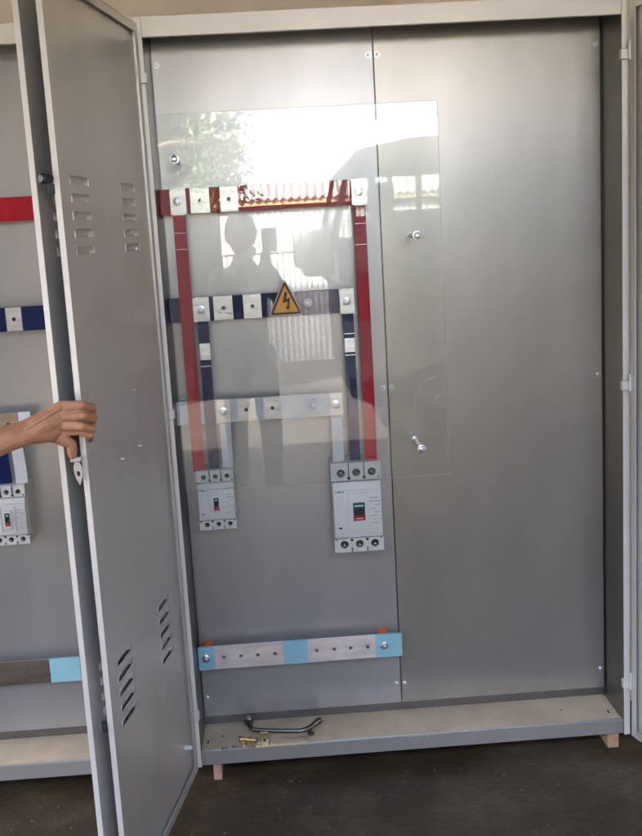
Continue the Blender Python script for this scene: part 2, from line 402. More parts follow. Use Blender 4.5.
# small weld studs on the inside of the left door, lock parts on its free edge
stud = MB().turn((0,-.0095,0),(0,1,0),[(0,.0022),(.006,.0022),(.007,.0012)],8).mesh('weld_stud', MT['zinc'])
for u,z in ((.2169,.9526),(.3376,.9534),(.2168,.8322),(.3347,.8306),(.503,.8812)): inst('weld_stud', stud, dl, (u,0,z), local=True)
inst('rubber_buffer', MB().turn((0,-.0095,0),(0,1,0),[(0,.006),(.016,.0055),(.018,.004)],12).mesh('rubber_buffer', MT['whiteprint']), dl, (.0685,0,.0596), local=True)
def local_door(P, X=-.0080, Y=-.0175, a=LA):
    v = Vector((P[0]-X,P[1]-Y,0)); v = Matrix.Rotation(-a,3,'Z') @ v; return Vector((v.x,v.y,P[2]))
def wd(b, name, m, parent=dl):     # build world-space shape as a sub-part of the left door
    b.v = [tuple(local_door(v)) for v in b.v]
    return inst(name, b.mesh(name, MT[m]), parent, (0,0,0), local=True)
# cam latch hanging beside the free edge
lt = MB()
lt.box(-.129,-.1075,-.574,-.556,.8765,.8865,.0012)
def holed_poly(P, hole, y0, y1):
    n=len(P); V=[(x,y0,z) for x,z in P]+[(x,y0,z) for x,z in hole]+[(x,y1,z) for x,z in P]+[(x,y1,z) for x,z in hole]; F=[]
    for k in range(n):
        j=(k+1)%n; F+=[[k,j,n+j,n+k],[2*n+j,2*n+k,3*n+k,3*n+j],[n+k,n+j,3*n+j,3*n+k],[j,k,2*n+k,2*n+j]]
    return V,F
pol=[(-.1215,.876),(-.1120,.876),(-.1075,.864),(-.1075,.848),(-.1145,.829),(-.1205,.841),(-.1240,.854),(-.1245,.866)]
hol=[(-.1175,.858),(-.1140,.858),(-.1125,.855),(-.1125,.850),(-.1150,.847),(-.1178,.849),(-.1190,.853),(-.1187,.856)]
lt.add(*holed_poly(pol,hol,-.573,-.570))
lt.v=[(-.1155+(v[0]+.1155)*.88,v[1],.886+(v[2]-.886)*.9) for v in lt.v]
wd(lt,'latch','lipsteel')
wd(MB().turn((-.1155,-.556,1.371),(-.6,-.8,0),[(0,.007),(.012,.009),(.020,.0095),(.023,.006)],14).box(-.122,-.110,-.560,-.553,1.345,1.362,.001),'lock_knob','black')
wd(MB().box(-.123,-.113,-.563,-.552,.352,.372,.001),'rod_guide','black')

NX = -.048-W
cab2 = cabinet_shell(NX, 'neighbouring grey steel cabinet at the far left, mostly cut off by the photo edge')
hinges(cab2, NX+W+.006, -1)
dn = put_door(cab2, NX+W+.0060, -.0175, -1, rad(78.0), .537, 'open right door of the neighbouring cabinet seen along its edge')

# ------------------------------------------------------------------ bus bars
def sleeve(b, x0,x1,z0,z1,y0,y1): return b.box(x0,x1,y0-.0009,y1+.0009,z0-.0009,z1+.0009,.0007)
def insulators(t, xs, z, y0, r=.014):
    for x in xs:
        MB().turn((x,PY,z),FRONT,[(0,r*.92),(.006,r),(.010,r*.85),((PY-y0)*.5,r),((PY-y0)*.62,r*.85),((PY-y0)-.004,r),((PY-y0)-.0002,r*.9)],18).build('insulator','insul',t)
def busbar(name, label, x0,x1,z0,z1,y0,t_,core,sleeves,holes,bolts,cat='busbar',group='horizontal busbars',ins=(),insr=.014,smat='red'):
    t = thing(name,label,cat,((x0+x1)/2,y0,z0),group=group)
    b = MB(); hs=[(h,(z0+z1)/2+.0,.0048) for h in holes]
    if hs: b.holed(x0,x1,z0,z1,hs,y0,y0+t_)
    else: b.box(x0,x1,y0,y0+t_,z0,z1,.0006)
    b.build('bar',core,t)
    for a,c in sleeves: sleeve(MB(),a,c,z0,z1,y0,y0+t_).build('sleeve',smat,t)
    for bx in bolts: inst('bolt',BOLT,t,(bx,y0,(z0+z1)/2))
    if ins: insulators(t,ins,(z0+z1)/2,y0+t_,insr)
    return t
Y0 = .085
busbar('busbar','red sleeved horizontal busbar with bare windows, top bar of the open cabinet',.001,.478,1.318,1.375,Y0,.005,'tin',
       [(.0,.0715),(.1165,.1415),(.1830,.449)],[.094,.162],[],ins=(.02,.44),smat='red')
busbar('busbar','navy blue sleeved horizontal busbar behind the warning triangle',.001,.440,1.065,1.121,Y0,.005,'tin',
       [(.0,.1075),(.1530,.1785),(.2215,.409)],[.131,.200],[],ins=(.02,.38),smat='blue')
busbar('busbar','white sleeved horizontal busbar, third bar down in the open cabinet',.001,.401,.816,.871,Y0,.005,'tin',
       [(.0,.147),(.1905,.2105),(.2515,.372)],[.168,.232],[],ins=(.02,.34),smat='white')
gb = busbar('earth_busbar','bare copper bar with pale blue sleeves and eight holes near the cabinet bottom',.003,.524,.1755,.236,.095,.006,'copper',
       [(.0022,.0445),(.2195,.2830),(.4565,.5248)],[.067,.111,.154,.198,.305,.350,.392,.436],[.022,.479],group='bottom busbars',ins=(.025,.480),insr=.0155,smat='teal')
# insulators show above the bar
for o in gb.children:
    if o.name.startswith('insulator'): o.location.z += .018*S
# neighbour's bars
busbar('busbar','red sleeved busbar at the left photo edge in the neighbouring cabinet',-.70,-.10,1.324,1.377,Y0,.005,'tin',[(-.7008,-.0992)],[],[],ins=(-.6,-.14),smat='red')
busbar('busbar','navy blue sleeved busbar with one bare window in the neighbouring cabinet',-.70,-.10,1.068,1.123,Y0,.005,'tin',[(-.7008,-.3835),(-.3465,-.0992)],[-.365],[],ins=(-.6,-.14),smat='blue')
busbar('busbar','bare and white busbar end seen above the hand in the neighbouring cabinet',-.70,-.351,.817,.872,Y0,.005,'browncopper',[(-.7008,-.43)],[-.405],[],ins=(-.6,),smat='white')
busbar('earth_busbar','dark brown copper bar with one pale blue sleeve in the neighbouring cabinet',-.80,-.297,.1725,.2345,.095,.006,'browncopper',[(-.3725,-.2962)],[-.62,-.52,-.43],[],group='bottom busbars',ins=(-.62,-.33),insr=.0155,smat='teal')

def strap(label, x0,x1, path, tab, core, smat, gaps, boltz=None, ztab=None):
    """flat strap: tab bolted over a busbar (z range tab), sleeve below it; path is (y,z) from top to bottom"""
    t = thing('busbar_strap', label, 'busbar strap', ((x0+x1)/2, path[0][0], path[0][1]), group='vertical busbar straps')
    tx0,tx1,tz0,tz1 = tab
    MB().holed(tx0,tx1,tz0,tz1,[((tx0+tx1)/2,(tz0+tz1)/2,.004)],path[0][0]+.0012,path[0][0]+.0062).build('tab',core,t)
    inst('bolt',BOLT,t,((tx0+tx1)/2-.001,path[0][0]+.0012,(tz0+tz1)/2))
    MB().strip(x0+.001,x1-.001,[(y+.0012,z) for y,z in path],.005).build('core',core,t)
    # sleeve cut at the gaps
    def sub(za,zb):
        P=[]
        def yat(z):
            for k in range(len(path)-1):
                (ya,z0_),(yb,z1_)=path[k],path[k+1]
                if z1_<=z<=z0_: return ya+(yb-ya)*(z0_-z)/(z0_-z1_)
            return path[-1][0]
        P=[(yat(za),za)]+[(y,z) for y,z in path if zb<z<za]+[(yat(zb),zb)]
        return P
    edges=[path[0][1]-.0015]+[e for g in gaps for e in g]+[path[-1][1]]
    for k in range(0,len(edges),2):
        MB().strip(x0,x1,sub(edges[k],edges[k+1]),.0075).build('sleeve',smat,t)
    return t
YS=.0785
def pth(z0,z1,jog,zk,yend): return [(YS,z0),(YS,zk),(YS-.004,zk-.03),(YS-.004,z1+.09),(yend,z1+.02),(yend,z1)]
strap('red strap from the left end of the red busbar down to the small breaker',.0285,.0580,pth(1.3165,.697,0,1.275,.083),(.0250,.0620,1.317,1.377),'tin','red',[(1.2745,1.2735),(1.2365,1.2355)])
strap('navy strap with a bare patch, from the navy busbar to the small breaker',.0670,.0930,pth(1.0645,.697,0,1.05,.083),(.0590,.0975,1.063,1.122),'tin','blue',[(1.0118,.9722),(.958,.9555)])
strap('white strap between the white busbar and the small breaker',.1015,.1280,pth(.8155,.697,0,.80,.083),(.0965,.1290,.8135,.8725),'tin','white',[])
strap('long red strap from the right end of the red busbar to the large breaker',.4535,.4815,pth(1.3165,.694,0,1.275,.083),(.4505,.4870,1.317,1.377),'tin','red',[(1.2735,1.2723),(1.2245,1.2235)])
strap('navy strap with a scuffed bare patch, down to the large breaker',.4150,.4405,pth(1.0635,.694,0,1.05,.083),(.4100,.4440,1.063,1.122),'tin','blue',[(1.0155,1.0135),(1.0035,.9695),(.964,.9615)])
strap('white strap between the white busbar and the large breaker',.3725,.4000,pth(.8155,.694,0,.80,.083),(.3735,.4030,.8135,.8715),'tin','white',[])
strap('white strap in the neighbouring cabinet, partly under the wrist',-.4020,-.3735,pth(.8155,.697,0,.80,.083),(-.3785,-.3500,.8165,.8730),'whiteprint','white',[])
strap('navy strap at the left photo edge in the neighbouring cabinet',-.4420,-.4130,pth(.8155,.697,0,.80,.083),(-.4420,-.4130,1.066,1.124),'tin','blue',[])

# ------------------------------------------------------------------ moulded case breakers
def breaker(label, X0,X1,Z0,Z1,yf, big, tabs):
    w_=X1-X0; h=Z1-Z0; yb=PY-.0005
    t = thing('circuit_breaker', label, 'circuit breaker', ((X0+X1)/2,yb,Z0), group='moulded case circuit breakers')
    U=lambda a:X0+a*w_; V=lambda a:Z0+a*h
    MB().box(X0,X1,yf+.022,yb,Z0+.001,Z1-.001,.0015).build('base','case',t)
    c=MB().box(U(.012),U(.988),yf+.004,yf+.0215,V(.165),V(.79),.0016,2)
    c.box(U(.018),U(.982),yf,yf+.004,V(.19),V(.70),.0012,2)
    c.build('cover','case2',t)
    fr_=MB().box(U(.31),U(.31)+.002,yf-.0028,yf,V(.24),V(.66)).box(U(.70)-.002,U(.70),yf-.0028,yf,V(.24),V(.66))
    if big: fr_.box(U(.30),U(.71),yf-.004,yf-.0002,V(.235),V(.67),.0012,2)
    else: fr_.box(U(.385),U(.605),yf-.0035,yf-.0002,V(.285),V(.60),.001,2)
    fr_.build('toggle_surround','case2',t)
    yt=yf-(.0042 if big else .0037)
    a0,a1=(.40,.645) if big else (.425,.57)
    z0,z1,zm=(.36,.565,.44) if big else (.335,.555,.43)
    MB().box(U(a0),U(a1),yt,yf-.001,V(zm),V(z1),.0005).build('toggle_window','green',t)
    MB().box(U(a0),U(a1),yt,yf-.001,V(z0),V(zm)-.0003,.0005).build('toggle_window','redtog',t)
    tg=MB().box(U(a0)+.003,U(a1)-.003,yt-.009,yt-.0002,V(zm)-.002,V(zm)+.012 if big else V(zm)+.008,.0012); tg.build('toggle','black',t)
    m_=MB().box(U(a0)+.004,U(a1)-.004,yt-.0004,yt,V(z1)-.010 if big else V(z1)-.007,V(z1)-.007 if big else V(z1)-.005)
    m_.box(U(a0)+.006,U(a1)-.006,yt-.0004,yt,V(z0)+.005,V(z0)+.0066)
    m_.build('toggle_mark','whiteprint',t)
    # terminal blocks: top and bottom with screw recesses and phase slots
    for zlo,zhi,zc in ((.80,1.0,.885),(0.,.155,.085)):
        b=MB(); xs=[U(a) for a in (.20,.51,.82)]
        b.holed(X0,X1,V(zlo),V(zhi)-.0005,[(x,V(zc),.0100 if big else .0062) for x in xs],yf+.008,yf+.0235,20)
        b.build('terminal_block','case',t)
        for x in xs:
            s=MB().turn((x,yf+.0215,V(zc)),FRONT,[(0,.0104 if big else .0066),(.0005,.0104 if big else .0066)],18)
            s.build('terminal_well','black',t)
            rr=.0068 if big else .0034
            q=MB().turn((x,yf+.0212,V(zc)),FRONT,[(0,rr),(.005,rr),(.006,rr*.75),(.0052,rr*.5),(.0045,rr*.45)],16)
            q.box(x-rr*.9,x+rr*.9,yf+.0148,yf+.0155,V(zc)-.0006,V(zc)+.0006)
            q.build('terminal_screw','chrome',t)
        sl_=MB()
        for a in (.355,.665):
            if zlo>.5:
                sl_.box(U(a)-.0011,U(a)+.0011,yf+.0066,yf+.0086,V(.83),V(1.0)-.001)
                sl_.cyl((U(a),yf+.0085,V(.828)),(U(a),yf+.0068,V(.828)),.0042 if big else .003,n=14)
            else:
                sl_.cyl((U(a),yf+.0085,V(.135)),(U(a),yf+.0068,V(.135)),.0034 if big else .0026,n=14)
                sl_.box(U(a)-.0012,U(a)+.0012,yf+.0066,yf+.0086,V(.0)+.001,V(.05))
        sl_.build('phase_slot','black',t)
    for a,z in ((.04,.80),(.95,.83),(.05,.14),(.95,.15)):
        MB().cyl((U(a),yf+.0085,V(z)),(U(a),yf+.0062,V(z)),.0018,n=10).build('case_screw','black',t)
    if big:
        pl=MB().box(U(.045),U(.245),yf-.0006,yf,V(.675),V(.70),.0003); pl.build('name_plate','whiteprint',t)
        pr=MB()
        for k,(a,b2) in enumerate(((.055,.085),(.105,.17),(.19,.235))): pr.box(U(a),U(b2),yf-.0009,yf-.0005,V(.681),V(.694))
        pr.build('name_plate_print','black',t)
    else:
        MB().box(U(.06),U(.09),yf-.0004,yf+.0002,V(.668),V(.678)).box(U(.105),U(.20),yf-.0004,yf+.0002,V(.664),V(.678)).build('name_plate_print','black',t)
    pr=MB(); random.seed(3)
    for k in range(8):
        z=V(.60-.040*k) if big else V(.585-.042*k); u=.745
        while u<.955:
            l=random.uniform(.02,.055)
            if k in (0,1) : l*=1.3
            if random.random()<.72: pr.box(U(u),U(min(u+l,.965)),yf-.0004,yf+.0002,z,z+(.0024 if k<3 else .0017)*(1 if big else .75))
            u+=l+.012
    pr.build('rating_print','print',t)
    MB().box(U(.10),U(.17),yf-.0005,yf+.0002,V(.275),V(.292)).build('test_button','black',t)
    return t
breaker('small grey three pole circuit breaker on the left below red, navy and white straps',.0360,.1270,.555,.7045,.050,False,None)
breaker('large grey three pole circuit breaker by the plate seam, with green window toggle',.3640,.4860,.4755,.7020,.045,True,None)
breaker('grey circuit breaker at the left photo edge below the wrist in the neighbouring cabinet',-.4680,-.3770,.5515,.7000,.050,False,None)

# ------------------------------------------------------------------ clear cover sheet on stand-off posts
ys=.020
sh = MB().box(.012,.650,ys,ys+.003,.6655,1.537,.0006).build('clear_sheet','clear',loc=(.33,ys,.6655))
tag(sh,'clear plastic cover sheet standing off the plates, reflecting the yard and a van','clear sheet')
for x,z in ((.048,1.4385),(.593,1.238),(.585,.7315),(.331,1.098),(.330,.855)):
    MB().turn((x,PY,z),FRONT,[(0,.0075),(.004,.0075),(.0045,.0052),(PY-ys-.0035,.0052)],14).build('standoff_post','zinc',sh)
    q=MB().turn((x,ys-.0002,z),FRONT,[(0,.0105),(.0015,.0105),(.002,.0075),(.006,.0072),(.0075,.0055),(.0078,.003),(.0062,.0026)],18)
    q.build('screw_head','zinc' if z>1.2 or x>.5 else 'whiteprint',sh)
eg=MB()
for a in ((.0113,.0119,.665,1.5375),(.6501,.6507,.665,1.5375),(.0119,.6501,.6648,.6654),(.0119,.6501,1.5371,1.5377)):
    eg.box(a[0],a[1],ys-.0002,ys+.0032,a[2],a[3])
eg.build('cut_edge','cutedge',sh)
# warning triangle stuck to the sheet
ws=thing('warning_sign','yellow triangular high voltage sticker with a lightning arrow on the clear sheet','warning sign',(.279,ys,1.074))
def rtri(cx,zb,zt,hw,r,n=5):
    P=[(cx-hw,zb),(cx+hw,zb),(cx,zt)]; out=[]
    cen=Vector((cx,(zb*2+zt)/3))
    for i in range(3):
        a,b,c=Vector(P[i-1]),Vector(P[i]),Vector(P[(i+1)%3])
        d1=(a-b).normalized(); d2=(c-b).normalized(); half=math.acos(d1.dot(d2))/2
        bis=(d1+d2).normalized(); o=b+bis*(r/math.sin(half))
        s0=o-b; t1=b+d1*(r/math.tan(half)); t2=b+d2*(r/math.tan(half))
        a1=math.atan2((t1-o).y,(t1-o).x); a2=math.atan2((t2-o).y,(t2-o).x)
        dd=(a2-a1+math.pi)%(2*math.pi)-math.pi
        for k in range(n+1): q=a1+dd*k/n; out.append((o.x+r*math.cos(q),o.y+r*math.sin(q)))
    return out
MB().prism(rtri(.2790,1.0705,1.1575,.0415,.004),ys-.0016,ys-.0003).build('sticker_rim','signedge',ws)
MB().prism(rtri(.2790,1.0735,1.1515,.0370,.003),ys-.0022,ys-.0017).build('border','signink',ws)
MB().prism(rtri(.2790,1.0785,1.1415,.0290,.001),ys-.0028,ys-.0023).build('yellow_field','yellow',ws)
bo=MB(); z=lambda a:1.0835+a*.043; x=lambda a:.2790+a*.043
bo.prism([(x(-.02),z(1.)),(x(.12),z(.93)),(x(.04),z(.60)),(x(.27),z(.66)),(x(.17),z(.20)),(x(.26),z(.24)),(x(.11),z(-.02)),(x(-.02),z(.18)),(x(.07),z(.20)),(x(.11),z(.46)),(x(-.16),z(.40))],ys-.0034,ys-.0029)
bo.build('lightning_arrow','signink',ws)

# ------------------------------------------------------------------ loose hardware on the cabinet floor
h=thing('pull_handle','loose black chrome pull handle lying on the cabinet floor','door handle',(.20,.075,0))
MB().tube([(.118,.104,.021),(.1195,.096,.019),(.1235,.084,.015),(.131,.0765,.012),(.143,.0735,.011),(.195,.062,.011),(.248,.0535,.011),(.2585,.0535,.012),(.268,.0575,.013),(.279,.0655,.015),(.290,.075,.018)],[.0085,.0078,.0068,.0062,.0060,.0062,.0060,.0062,.0068,.0075,.008],14).build('grip','chrome',h)
MB().turn((.118,.112,.022),(-.15,-1,-.05),[(0,.012),(.006,.013),(.011,.012),(.013,.008)],20).build('foot','chrome',h)
MB().turn((.284,.070,.0165),(.7,.72,.12),[(0,.0075),(.004,.0088),(.009,.0078),(.013,.0092),(.020,.0098),(.027,.0085)],20).build('foot','chrome',h)
for x,y,z_ in ((.118,.0985,.0245),): MB().ball((x,y,z_),.0028,1).build('mounting_screw','zinc',h)
q=thing('lock_cylinder','small brass lock barrel with collar lying left of the brass fitting','lock part',(.118,.03,0))
MB().turn((.100,.033,.011),(1,-.28,0),[(0,.0095),(.006,.0098),(.0065,.0075),(.020,.0078),(.0205,.0098),(.024,.0098),(.0245,.006),(.040,.006)],16).build('barrel','brass',q)
MB().box(.113,.119,.024,.031,.0,.020,.001).box(.103,.109,.012,.02,.0,.012,.001).build('cam','brass',q)
MB().turn((.096,.0345,.011),(1,-.28,0),[(0,.0082),(.005,.0082)],16).build('key_face','chrome',q)
q=thing('brass_fitting','upright brass clamp piece in front of the pull handle','lock part',(.157,.022,0))
MB().box(.150,.170,.012,.030,0,.007,.0012).box(.155,.163,.016,.024,.0068,.024,.001).box(.149,.1695,.017,.023,.0238,.031,.001).build('clamp','brass',q)
MB().box(.135,.150,.008,.020,0,.006,.001).build('tongue','brass',q)
MB().cyl((.158,.0135,.0135),(.158,.026,.0135),.003,n=10).build('pin','chrome',q)
q=MB().box(.172,.268,.010,.040,.0,.0028,.0006); q.box(.172,.268,.0075,.0100,.0,.006,.0004); o=q.build('metal_strip','brassplate',loc=(.22,.025,0)); tag(o,'flat brassy metal strip lying in front of the pull handle','metal strip')
q=thing('hex_nut','dark steel nut at the right end of the brassy strip','nut',(.276,.05,0))
MB().turn((.2764,.050,0),(0,0,1),[(0,.009),(.006,.009),(.0065,.008)],6).build('nut','chrome',q)
MB().cyl((.2764,.050,.006),(.283,.056,.013),.003,n=10).build('stem','chrome',q)
for i,(x,y,l) in enumerate(((.079,.014,'short dark screw near the front lip, left of the lock barrel'),(.052,.010,'tiny dark screw nearest the left hinge on the cabinet floor'))):
    q=MB().cyl((x,y,.0025),(x+.014,y+.002,.0022),.0016,n=8).turn((x-.002,y,.0025),(1,.1,0),[(0,.003),(.0015,.0034),(.003,.0018)],10)
    o=q.build('loose_screw','chrome',loc=(x,y,0)); tag(o,l,'screw',group='loose screws on the cabinet floor')

# ------------------------------------------------------------------ blocks the cabinets stand on
for x0,x1,y0,m_,l in ((.0265,.0475,.005,'wood','pinkish wooden block under the left front corner of the open cabinet'),(1.031,1.060,.012,'wood2','tan wooden block under the right front corner of the open cabinet'),(NX+.06,NX+.085,.01,'wood2','wooden block under the left end of the neighbouring cabinet')):
    o=MB().box(x0,x1,y0,y0+.09,FZ,-.0391,.0015).build('wooden_block',m_,loc=((x0+x1)/2,y0,FZ)); tag(o,l,'wooden block',group='blocks under the cabinets')

# ------------------------------------------------------------------ setting: ground, wall behind, added canopy, yard seen in the reflection
gr=MB().add([(-150,-150,FZ),(150,-150,FZ),(150,150,FZ),(-150,150,FZ)],[[0,1,2,3]]).build('ground','floor'); tag(gr,kind='structure')
yd=MB().add([(-60,-60,FZ+.004),(60,-60,FZ+.004),(60,-1.0,FZ+.004),(-60,-1.0,FZ+.004)],[[0,1,2,3]]).build('yard','yard'); tag(yd,kind='structure')
o=MB().box(2.3,2.5,-2.5,.25,FZ-.05,2.75).build('bounce_wall','rightwall',loc=(2.4,-3,FZ)); tag(o,'unseen beige wall added right of the cabinets to bounce light on the door','wall')  # added out of view to bounce warm light onto the open door
random.seed(11); ch=MB()
for k in range(420):
    x=random.uniform(-.5,1.2); y=-.02-abs(random.gauss(0,.28)); s=random.choice((.0006,.0008,.0010,.0010,.0013,.0016,.0024))
    b=bmesh.new(); bmesh.ops.create_icosphere(b,subdivisions=1,radius=1)
    for v in b.verts: v.co=(x+v.co.x*s*random.uniform(.7,1.5),y+v.co.y*s*random.uniform(.7,1.4),FZ+s*.25+v.co.z*s*.5)
    ch.bm(b)
o=ch.build('debris','chip',loc=(0,0,FZ),smooth=False); tag(o,'pale crumbs of grit scattered over the dark floor','grit',kind='stuff')
o=MB().turn((.2188,-.0133-.012,FZ),(0,0,1),[(0,.0095),(.0015,.009),(.002,.005)],7).build('flat_chip','straw',loc=(.2188,-.025,FZ)); tag(o,'flat pale chip on the floor just below the cabinet lip','chip')
o=MB().box(-6,9,.26,.42,FZ-.05,3.3).build('building_wall','wall',loc=(0,.3,FZ)); tag(o,'beige rendered wall behind the cabinets','wall')
# unseen canopy, added to block the sky and darken the tops of the plates
cn=thing('shade_canopy','unseen sheet roof added above the cabinets to block the sky','roof',(1,-1,3.0))
V=[];F=[];n=120
for i in range(n+1):
    x=-6+15*i/n; dz=.02*math.cos(i*math.pi)
    V+=[(x,.5,2.93+dz),(x,-2.4,2.13+dz)]
for i in range(n): F.append([2*i,2*i+2,2*i+3,2*i+1])
MB().add(V,F).build('roof_sheet','roofmat',cn,smooth=False)
for y in (-.1,-1.2,-2.34):
    zc=2.13+(y+2.4)*.8/2.9-.085
    MB().box(-6,9,y-.03,y+.03,zc-.05,zc+.05).build('purlin','roofmat',cn)
for x in (-5.5,8.5): MB().box(x-.05,x+.05,-2.37,-2.31,FZ,2.00).build('post','roofmat',cn)

# the white corrugated building across the yard
YW=-8.6
fb=thing('corrugated_building','pale corrugated building across the yard, seen only in the clear sheet','building',(3,YW,FZ))
def corr(x0,x1,z0,z1,y,p=.06,a=.006):
    b=MB();n=int((x1-x0)/p*2);V=[];F=[]
    for i in range(n+1):
        x=x0+(x1-x0)*i/n; yy=y+(a if i%2 else -a)
        V+=[(x,yy,z0),(x,yy,z1)]
    for i in range(n): F.append([2*i,2*i+2,2*i+3,2*i+1])
    return b.add(V,F)
corr(-.5,7.5,FZ,1.60,YW).build('wall_sheet','corr',fb,smooth=False)
MB().box(-.5,7.5,YW-.02,YW+.07,1.600,1.655).build('rail','brassplate',fb)
MB().box(-.5,7.5,YW-.02,YW+.018,1.11,1.14).build('rail','frame',fb)
V=[];F=[];n=200
for i in range(n+1):
    x=-.6+8.2*i/n; dz=.018*(1 if i%2 else -1); V+=[(x,YW+.10,1.66+dz),(x,YW-.75,2.30+dz),(x,YW-3.2,2.75+dz)]
for i in range(n): F+=[[3*i,3*i+3,3*i+4,3*i+1],[3*i+1,3*i+4,3*i+5,3*i+2]]
MB().add(V,F).build('roof_sheet','whiteroof',fb,smooth=False)
for i in range(44): MB().box(-.4+.18*i,-.4+.18*i+.07,YW-.80,YW-.72,2.295,2.335).build('ridge_clip','frame',fb)
# dark sheds either side of it
o=MB().box(-7,-.16,-6.55,-6.2,FZ,3.4).build('shed','shed',loc=(-4,-7,FZ)); tag(o,'dark grey shed at the left of the yard, mirrored in the sheet','shed',group='sheds round the yard')
o=MB().box(2.75,9,-8.4,-4.9,FZ,3.6).build('shed','shed',loc=(6,-7,FZ)); tag(o,'dark grey shed at the right end of the yard behind the van','shed',group='sheds round the yard')
# tree beside the shed
tt=thing('tree','small green leafy tree between the dark shed and the corrugated building','tree',(-.45,-5.6,FZ))
MB().tube([(-1.05,-5.6,FZ),(-1.03,-5.6,.6),(-1.0,-5.58,1.3),(-.85,-5.6,1.9),(-.55,-5.6,2.35),(-.3,-5.6,2.6)],[.06,.052,.045,.03,.018,.008],10).tube([(-.85,-5.6,1.9),(-.45,-5.55,2.0),(-.05,-5.5,2.0)],[.03,.02,.008],8).build('trunk','bark',tt)
random.seed(5); lf=MB()
cl=[(random.gauss(-.13,.055),random.gauss(-5.6,.15),random.uniform(1.62,2.4),random.uniform(.10,.20)) for _ in range(30)]+[(-.02,-5.6,2.15,.09),(.03,-5.6,1.95,.08),(-.05,-5.6,1.8,.10),(.0,-5.6,1.68,.06)]
for k in range(2000):
    cx,cy_,cz,cr=random.choice(cl); p=Vector((random.gauss(cx,cr*.6),random.gauss(cy_,cr*.6),random.gauss(cz,cr*.5)))
    d=Vector((random.gauss(0,1),random.gauss(0,1),random.gauss(-.4,.8))).normalized(); s_=d.orthogonal().normalized()*.013; l=random.uniform(.05,.085)
    lf.add([p,p+d*l*.5+s_,p+d*l,p+d*l*.5-s_],[[0,1,2,3]])
lf.build('crown','leaf',tt,smooth=False)

# van standing in the yard behind the photographer, side on, nose to the left in the reflection
YV=-3.75; VZ=FZ
vt=thing('parked_van','dark parked van seen only as a reflection at the right of the clear sheet','van',(2.2,YV,FZ))
def van_side(y):
    # outline x,z (nose at small x)
    return [(.68,.42),(.66,.80),(.66,1.12),(.63,1.18),(.64,1.34),(.73,1.66),(.80,1.74),(1.1,1.79),(2.2,1.84),(3.9,1.84),(4.02,1.75),(4.06,.9),(4.04,.22),(3.75,.18),(.90,.18),(.70,.26)]
P=van_side(0); wins=[(1.18,1.30,1.58,1.66),(1.66,1.30,2.45,1.66),(2.55,1.30,3.3,1.66)]
body=MB(); YA,YB=YV,YV-1.42
n=len(P)
for i in range(n):
    a,b_=P[i],P[(i+1)%n]
    if i==4: continue   # windscreen opening between A pillars
    body.add([(a[0],YA,a[1]),(b_[0],YA,b_[1]),(b_[0],YB,b_[1]),(a[0],YB,a[1])],[[0,1,2,3]])
def side_panel(y):
    B=lambda P: body.add([(x,y,z) for x,z in P],[list(range(len(P)))])
    B([(.68,.42),(.66,.80),(.66,1.12),(.63,1.18),(.633,1.23),(4.045,1.23),(4.06,.9),(4.04,.22),(3.75,.18),(.90,.18),(.70,.26)])
    B([(.86,1.23),(4.045,1.23),(4.04,1.375),(.86,1.375)])
    B([(.725,1.645),(.73,1.66),(.80,1.74),(1.1,1.79),(2.2,1.84),(3.9,1.84),(4.02,1.75),(4.03,1.645)])
    for a,b_ in ((.86,.90),(1.14,1.175),(1.95,2.05),(3.0,4.03)): B([(a,1.375),(b_,1.375),(b_,1.645),(a,1.645)])
    B([(.633,1.23),(.665,1.23),(.755,1.645),(.725,1.645),(.64,1.34)])
for y in (YA,YB): side_panel(y)
body.build('body','vanpaint',vt,smooth=False)
for y in (YA-.01,YB+.01):
    for a,b_ in ((.90,1.14),(1.175,1.95),(2.05,3.0)): MB().box(a-.01,b_+.01,y-.003,y+.003,1.365,1.655).build('window','glass',vt)
    MB().prism([(.66,1.225),(.865,1.225),(.865,1.65),(.75,1.65)],y-.003,y+.003).build('quarter_window','glass',vt)
MB().add([(.64,YA,1.34),(.64,YB,1.34),(.73,YB,1.66),(.73,YA,1.66)],[[0,1,2,3]]).build('windscreen','glass',vt)
for y in (YA+.14,YB-.14):
    s_=1 if y>YV else -1
    MB().box(.43,.62,y-.04+.06*s_,y+.04+.06*s_,1.02,1.29,.03,2).build('wing_mirror','black',vt)
    MB().tube([(.53,y+.06*s_,1.05),(.60,y,.98),(.68,y-.12*s_,.94)],.016,8).build('mirror_arm','black',vt)
for y in (YA-.4,YB+.4):
    MB().box(.93,1.06,y-.2,y+.2,.75,1.36,.05,2).box(.93,1.05,y-.10,y+.10,1.38,1.56,.04,2).build('seat','black',vt)
for x_ in (1.25,3.45):
    for y in (YA-.02,YB+.02):
        s_=1 if y>(YA+YB)/2 else -1
        wl=MB().turn((x_,y-.16*s_,FZ+.28),(0,s_,0),[(0,.24),(.02,.28),(.16,.28),(.18,.24)],28).build('wheel','tyre',vt)
        MB().turn((x_,y+.022*s_,FZ+.28),(0,s_,0),[(0,.17),(.006,.165),(.004,.05),(.012,.04)],24).build('rim','black',wl)

